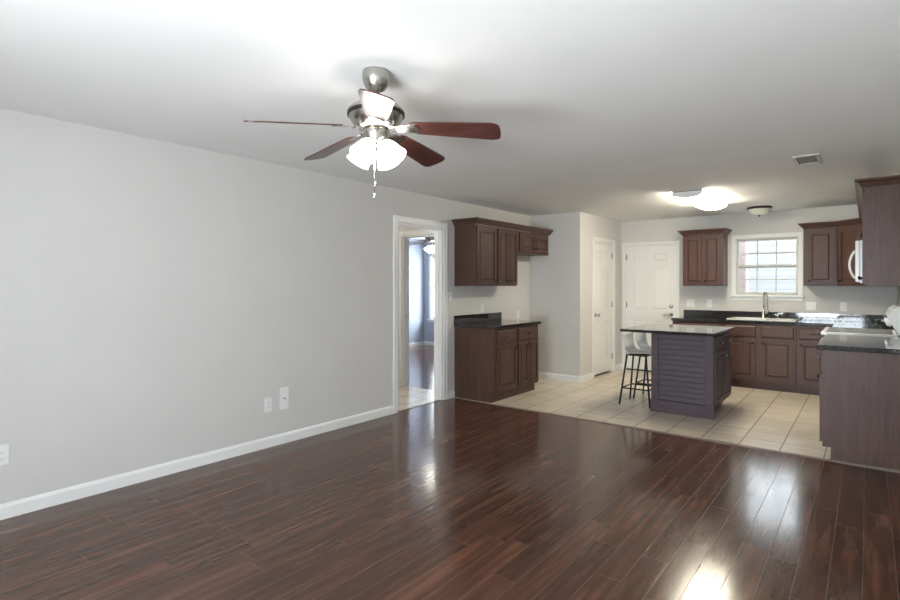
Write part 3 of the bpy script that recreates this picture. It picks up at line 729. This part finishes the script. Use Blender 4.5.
root = thing('microwave', 'white over-the-range microwave with a curved handle', 'microwave', (4.13, (RY0+RY1)/2, 1.41))
b = MB(); b.box(3.975, RX-0.005, RY0+0.006, RY1-0.004, 1.41, 1.825, 0.003); b.build('microwave_body', M['white_enamel'], root)
b = MB(); b.box(3.94, 3.975, RY0+0.008, RY1-0.19, 1.42, 1.82, 0.006); md = b.build('door', M['white_enamel'], root)
b = MB(); b.box(3.937, 3.94, RY0+0.10, RY1-0.26, 1.50, 1.74); b.build('door_window', M['black_glass'], md)
b = MB(); b.tube([(3.94, RY0+0.045, 1.455+0.27*i/12) if i in (0, 12) else (3.94-0.046*math.sin(PI*i/12)**0.75, RY0+0.045, 1.455+0.27*i/12) for i in range(13)], 0.011, 10); b.build('handle', M['white_enamel'], md)
b = MB(); b.box(3.945, 3.975, RY1-0.186, RY1-0.006, 1.42, 1.82, 0.004); b.build('keypad_panel', M['white_enamel'], root)

# ------------------------------------------------------------------ ceiling fans
def rotated(v, a): return Vector((v[0]*math.cos(a)-v[1]*math.sin(a), v[0]*math.sin(a)+v[1]*math.cos(a), v[2]))
def ceiling_fan(cx, cy, a0, label):
    root = thing('ceiling_fan', label, 'ceiling fan', (cx, cy, CE))
    C = lambda z: (cx, cy, z)
    b = MB(); b.lathe([(0,0),(0.066,0),(0.0675,-0.012),(0.067,-0.035),(0.064,-0.052),(0.056,-0.072),(0.044,-0.088),(0.031,-0.096),(0.024,-0.1),(0,-0.1)], C(CE), 32); b.build('canopy', M['nickel'], root)
    b = MB(); b.cyl(C(CE-0.1), C(2.285), 0.0115, 14); b.build('downrod', M['nickel'], root)
    b = MB(); b.lathe([(0,2.305),(0.022,2.305),(0.026,2.285),(0.05,2.278),(0.095,2.268),(0.118,2.258),(0.134,2.243),(0.137,2.236),(0.137,2.222),(0.132,2.205),(0.122,2.185),(0.105,2.163),(0.088,2.150),(0.06,2.146),(0,2.146)], C(0.008), 40); mo = b.build('motor_housing', M['nickel'], root)
    b = MB(); b.lathe([(0.1375,2.238),(0.141,2.238),(0.141,2.220),(0.1375,2.220)], C(0), 40); b.build('trim_ring', M['bronze'], mo)
    b = MB(); b.lathe([(0,2.154),(0.062,2.154),(0.066,2.143),(0.066,2.118),(0.055,2.10),(0.05,2.085),(0.034,2.075),(0,2.073)], C(0), 28); b.build('switch_housing', M['nickel'], root)
    # blades
    pit = math.radians(-15)
    for k in range(5):
        a = a0+k*2*PI/5
        def W(r, s, h=0.0):    # r out, s across (to the left seen from above, looking out), h normal
            droop = 2.156-0.042*max(0, r-0.16)/0.45
            return Vector((cx, cy, 0)) + rotated((r, s*math.cos(pit)-h*math.sin(pit), droop + s*math.sin(pit)+h*math.cos(pit)), a)
        out = [(0.175,0.040),(0.20,0.050),(0.30,0.058),(0.45,0.066),(0.572,0.072),(0.598,0.064),(0.610,0.046),(0.614,0.0)]
        poly = [(r, s) for r, s in out] + [(r, -s) for r, s in out[::-1][1:]]
        b = MB(); lo = [b.bm.verts.new(W(r, s, -0.003)) for r, s in poly]; hi = [b.bm.verts.new(W(r, s, 0.003)) for r, s in poly]; n = len(poly)
        b.bm.faces.new(lo[::-1]); b.bm.faces.new(hi)
        for i in range(n): b.bm.faces.new([lo[i], lo[(i+1)%n], hi[(i+1)%n], hi[i]])
        bl = b.build('blade', M['blade'], root)
        b = MB()
        poly = [(0.105,0.020),(0.125,0.032),(0.165,0.034),(0.205,0.036),(0.215,0.026),(0.218,0),(0.215,-0.026),(0.205,-0.036),(0.165,-0.034),(0.125,-0.032),(0.105,-0.020)]
        lo = [b.bm.verts.new(W(r, s, -0.008)) for r, s in poly]; hi = [b.bm.verts.new(W(r, s, -0.0035)) for r, s in poly]; n = len(poly)
        b.bm.faces.new(lo[::-1]); b.bm.faces.new(hi)
        for i in range(n): b.bm.faces.new([lo[i], lo[(i+1)%n], hi[(i+1)%n], hi[i]])
        r1 = W(0.115, 0, -0.006)
        st_ = Vector((cx, cy, 0)) + rotated((0.07, 0, 2.155), a); d = rotated((0, 1, 0), a)
        P = [st_-d*0.016, st_+d*0.016]; Q = [r1-d*0.02, r1+d*0.02]; dz = Vector((0,0,0.007))
        b.hexa([P[0], P[1], Q[1], Q[0], P[0]+dz, P[1]+dz, Q[1]+dz, Q[0]+dz])
        b.build('blade_arm', M['nickel'], bl)
    # light kit: four bell shades
    for k in range(4):
        a = a0+PI/4+k*PI/2+0.15
        ax = Vector((math.cos(a)*0.62, math.sin(a)*0.62, -0.78)).normalized()
        s0 = Vector((cx, cy, 2.095)) + Vector((math.cos(a), math.sin(a), 0))*0.042
        b = MB(); b.lathe([(0,-0.005),(0.020,-0.005),(0.024,0.012),(0.022,0.022),(0,0.022)], s0, 16, ax); arm = b.build('shade_holder', M['nickel'], root)
        b = MB(); p0 = [(0.020,0.014),(0.031,0.027),(0.042,0.050),(0.049,0.077),(0.055,0.100),(0.061,0.115)]
        b.lathe(p0 + [(r-0.003, h-0.001) for r, h in p0[::-1]], s0, 24, ax); b.build('glass_shade', M['shade_lit'], arm)
        b = MB(); b.lathe([(0,0.022),(0.012,0.024),(0.013,0.05),(0.024,0.075),(0.024,0.09),(0.014,0.103),(0,0.106)], s0, 14, ax); b.build('bulb', M['shade_lit'], arm)
    for (dx, dy, z1) in ((0.0, -0.012, 1.842), (-0.02, 0.014, 1.905)):
        b = MB(); b.cyl((cx+dx, cy+dy, 2.078), (cx+dx, cy+dy, z1), 0.0016, 6); ch = b.build('pull_chain', M['chrome'], root)
        b = MB(); b.lathe([(0,0.026),(0.002,0.026),(0.005,0.016),(0.0065,0.007),(0.004,0.0),(0,0)], (cx+dx, cy+dy, z1-0.028), 12); b.build('fob', M['chrome'], ch)
    return root
fan = ceiling_fan(2.134, 1.821, math.radians(-43.6), 'brushed nickel ceiling fan with mahogany blades and lit glass shades in the living room')
dup(fan, (-2.08, 7.25, CE), 'ceiling fan in the bedroom glimpsed through the doorway', math.radians(20))

# ------------------------------------------------------------------ ceiling fixtures
root = thing('fluorescent_fixture', 'long boxed fluorescent ceiling light, lit, above the island', 'ceiling light', (2.46, 6.87, CE))
fx0, fx1, fy0, fy1 = 2.30, 2.62, 6.24, 7.50
b = MB(); b.box(fx0+0.02, fx1-0.02, fy0+0.02, fy1-0.02, CE-0.02, CE); b.build('housing', M['vent'], root)
b = MB(); n = 12; sec = [(fx0+0.012, CE-0.012)] + [(fx0+0.012+(fx1-fx0-0.024)*i/n, CE-0.038-0.036*math.sin(PI*i/n)**0.6) for i in range(n+1)] + [(fx1-0.012, CE-0.012)]
b.prism([(x, fy0+0.016, z) for x, z in sec], (0, fy1-fy0-0.032, 0)); b.build('diffuser', M['tube_lit'], root)
for x0, x1 in ((fx0+0.004, fx0+0.0115), (fx1-0.0115, fx1-0.004)):  # glowing strips added along the fixture sides to light the ceiling
    b = MB(); b.box(x0, x1, fy0+0.018, fy1-0.018, CE-0.040, CE-0.012, 0.002); b.build('glow_strip', M['ceiling_glow'], root)
for y0, y1 in ((fy0, fy0+0.016), (fy1-0.016, fy1)):
    b = MB(); 
    b.box(fx0, fx1, y0, y1, CE-0.010, CE, 0.001); b.box(fx0, fx0+0.012, y0, y1, CE-0.05, CE-0.010, 0.001); b.box(fx1-0.012, fx1, y0, y1, CE-0.05, CE-0.010, 0.001)
    b.prism([(x, y0+0.002, z-0.006) for x, z in sec[1:-1]] + [(x, y0+0.002, z+0.004) for x, z in sec[1:-1][::-1]], (0, y1-y0-0.002, 0))
    ec = b.build('end_cap', M['nickel'], root)
    b = MB(); b.prism([(x, (y0+y1)/2-0.003, z+0.004) for x, z in sec[1:-1]] + [(fx1-0.012, (y0+y1)/2-0.003, CE-0.010), (fx0+0.012, (y0+y1)/2-0.003, CE-0.010)], (0, 0.006, 0)); b.build('end_panel', M['plastic'], ec)
root = thing('dome_light', 'round unlit ceiling light with a glass bowl near the kitchen window', 'ceiling light', (2.89, 8.17, CE))
b = MB(); b.lathe([(0,0),(0.148,0),(0.152,-0.008),(0.150,-0.022),(0.140,-0.030),(0,-0.030)], (2.89,8.17,CE), 32); b.build('dome_base', M['bronze'], root)
b = MB(); b.lathe([(0.138,-0.030),(0.134,-0.045),(0.118,-0.07),(0.09,-0.092),(0.05,-0.105),(0,-0.109)], (2.89,8.17,CE), 32); b.build('glass_bowl', M['dome_glass'], root)
b = MB(); b.lathe([(0,-0.105),(0.012,-0.107),(0.012,-0.115),(0.006,-0.128),(0,-0.13)], (2.89,8.17,CE), 12); b.build('finial', M['bronze'], root)
root = thing('air_vent', 'white slatted air vent in the ceiling before the kitchen', 'vent', (3.64, 5.31, CE))
b = MB(); vx0, vx1, vy0, vy1 = 3.545, 3.735, 5.12, 5.50
for q in ((vx0,vx1,vy0,vy0+0.028),(vx0,vx1,vy1-0.028,vy1),(vx0,vx0+0.028,vy0+0.028,vy1-0.028),(vx1-0.028,vx1,vy0+0.028,vy1-0.028)): b.box(*q, CE-0.012, CE, 0.003)
b.build('vent_frame', M['vent'], root)
b = MB(); b.box(vx0+0.028, vx1-0.028, vy0+0.028, vy1-0.028, CE-0.002, CE); b.build('vent_backing', M['dark'], root)
for i in range(7):
    x = vx0+0.036+i*0.0185
    b = MB(); b.hexa([(x,vy0+0.028,CE-0.010),(x+0.012,vy0+0.028,CE-0.003),(x+0.012,vy1-0.028,CE-0.003),(x,vy1-0.028,CE-0.010),(x,vy0+0.028,CE-0.009),(x+0.012,vy0+0.028,CE-0.002),(x+0.012,vy1-0.028,CE-0.002),(x,vy1-0.028,CE-0.009)]); b.build('slat', M['vent'], root)

# ------------------------------------------------------------------ plates on the walls
def plate(fr, w, h, label, kind='outlet', gangs=1):
    nm = {'outlet':'wall_outlet', 'switch':'light_switch', 'cable':'cable_plate'}[kind]
    cat = {'outlet':'outlet', 'switch':'switch', 'cable':'wall plate'}[kind]
    root = thing(nm, label, cat, fr[0])
    b = MB(); b.fbox(fr, -w/2, w/2, -h/2, h/2, 0, 0.006, 0.002); b.build('cover_plate', M['plastic'], root)
    for g in range(gangs):
        c = (g-(gangs-1)/2)*0.046
        if kind == 'outlet':
            for dv in (-0.02, 0.02):
                b = MB(); b.fbox(fr, c-0.016, c+0.016, dv-0.013, dv+0.013, 0.006, 0.008, 0.001); sk = b.build('socket', M['plastic'], root)
                b = MB(); b.fbox(fr, c-0.008, c-0.006, dv-0.003, dv+0.006, 0.008, 0.0085); b.fbox(fr, c+0.006, c+0.008, dv-0.003, dv+0.006, 0.008, 0.0085); b.fbox(fr, c-0.002, c+0.002, dv-0.010, dv-0.006, 0.008, 0.0085); b.build('slot', M['dark'], sk)
        elif kind == 'switch':
            b = MB(); b.fbox(fr, c-0.005, c+0.005, -0.012, 0.012, 0.006, 0.007); b.frustum(fr, c-0.004, c+0.004, -0.002, 0.012, 0.007, 0.001, 0.016); b.build('toggle', M['plastic'], root)
        else:
            b = MB(); b.lathe([(0,0),(0.006,0),(0.006,0.01),(0,0.01)], fr[0]+fr[2]*0.006, 10, fr[2]); b.build('coax_jack', M['bronze'], root)
    return root
wl = lambda y, z: frame((0, y, z), -Y, X)
plate(wl(0.815,0.38), 0.072, 0.125, 'white outlet low on the left wall at the edge of the picture')
plate(wl(2.595,0.365), 0.07, 0.125, 'small white outlet low on the left wall beside the larger plate')
plate(wl(2.753,0.395), 0.09, 0.20, 'tall white cable plate low on the left wall near the doorway', 'cable')
plate(wl(5.112,1.256), 0.07, 0.115, 'white light switch between the doorway and the left wall cabinets', 'switch')
plate(wl(5.80,1.09), 0.07, 0.115, 'white outlet above the short granite counter')
plate(wl(6.72,0.96), 0.07, 0.115, 'white outlet inside the empty refrigerator gap')
wb = lambda x, z: frame((x, BY, z), X, -Y)
plate(wb(1.897,1.115), 0.116, 0.115, 'double white switch plate beside the back door', 'switch', 2)
plate(wb(2.165,1.115), 0.07, 0.115, 'single white outlet on the back wall under the small wall cabinet')
plate(wb(3.43,1.108), 0.116, 0.115, 'double white plate on the back wall right of the window', 'switch', 2)
plate(wb(3.782,1.106), 0.07, 0.115, 'single white outlet on the back wall below the corner cabinet')

root = thing('added_hall_light', 'unseen round ceiling light added to brighten the small hall beyond the doorway', 'ceiling light', (-1.3,4.0,CE))  # out-of-sight lamp, added to brighten the hall walls and trim
b = MB(); b.lathe([(0,0),(0.14,0),(0.14,-0.02),(0,-0.02)], (-1.3,4.0,CE), 28); b.build('dome_base', M['nickel'], root)
b = MB(); b.lathe([(0.132,-0.02),(0.12,-0.05),(0.08,-0.08),(0,-0.095)], (-1.3,4.0,CE), 28); b.build('glass_bowl', M['hall_lit'], root)
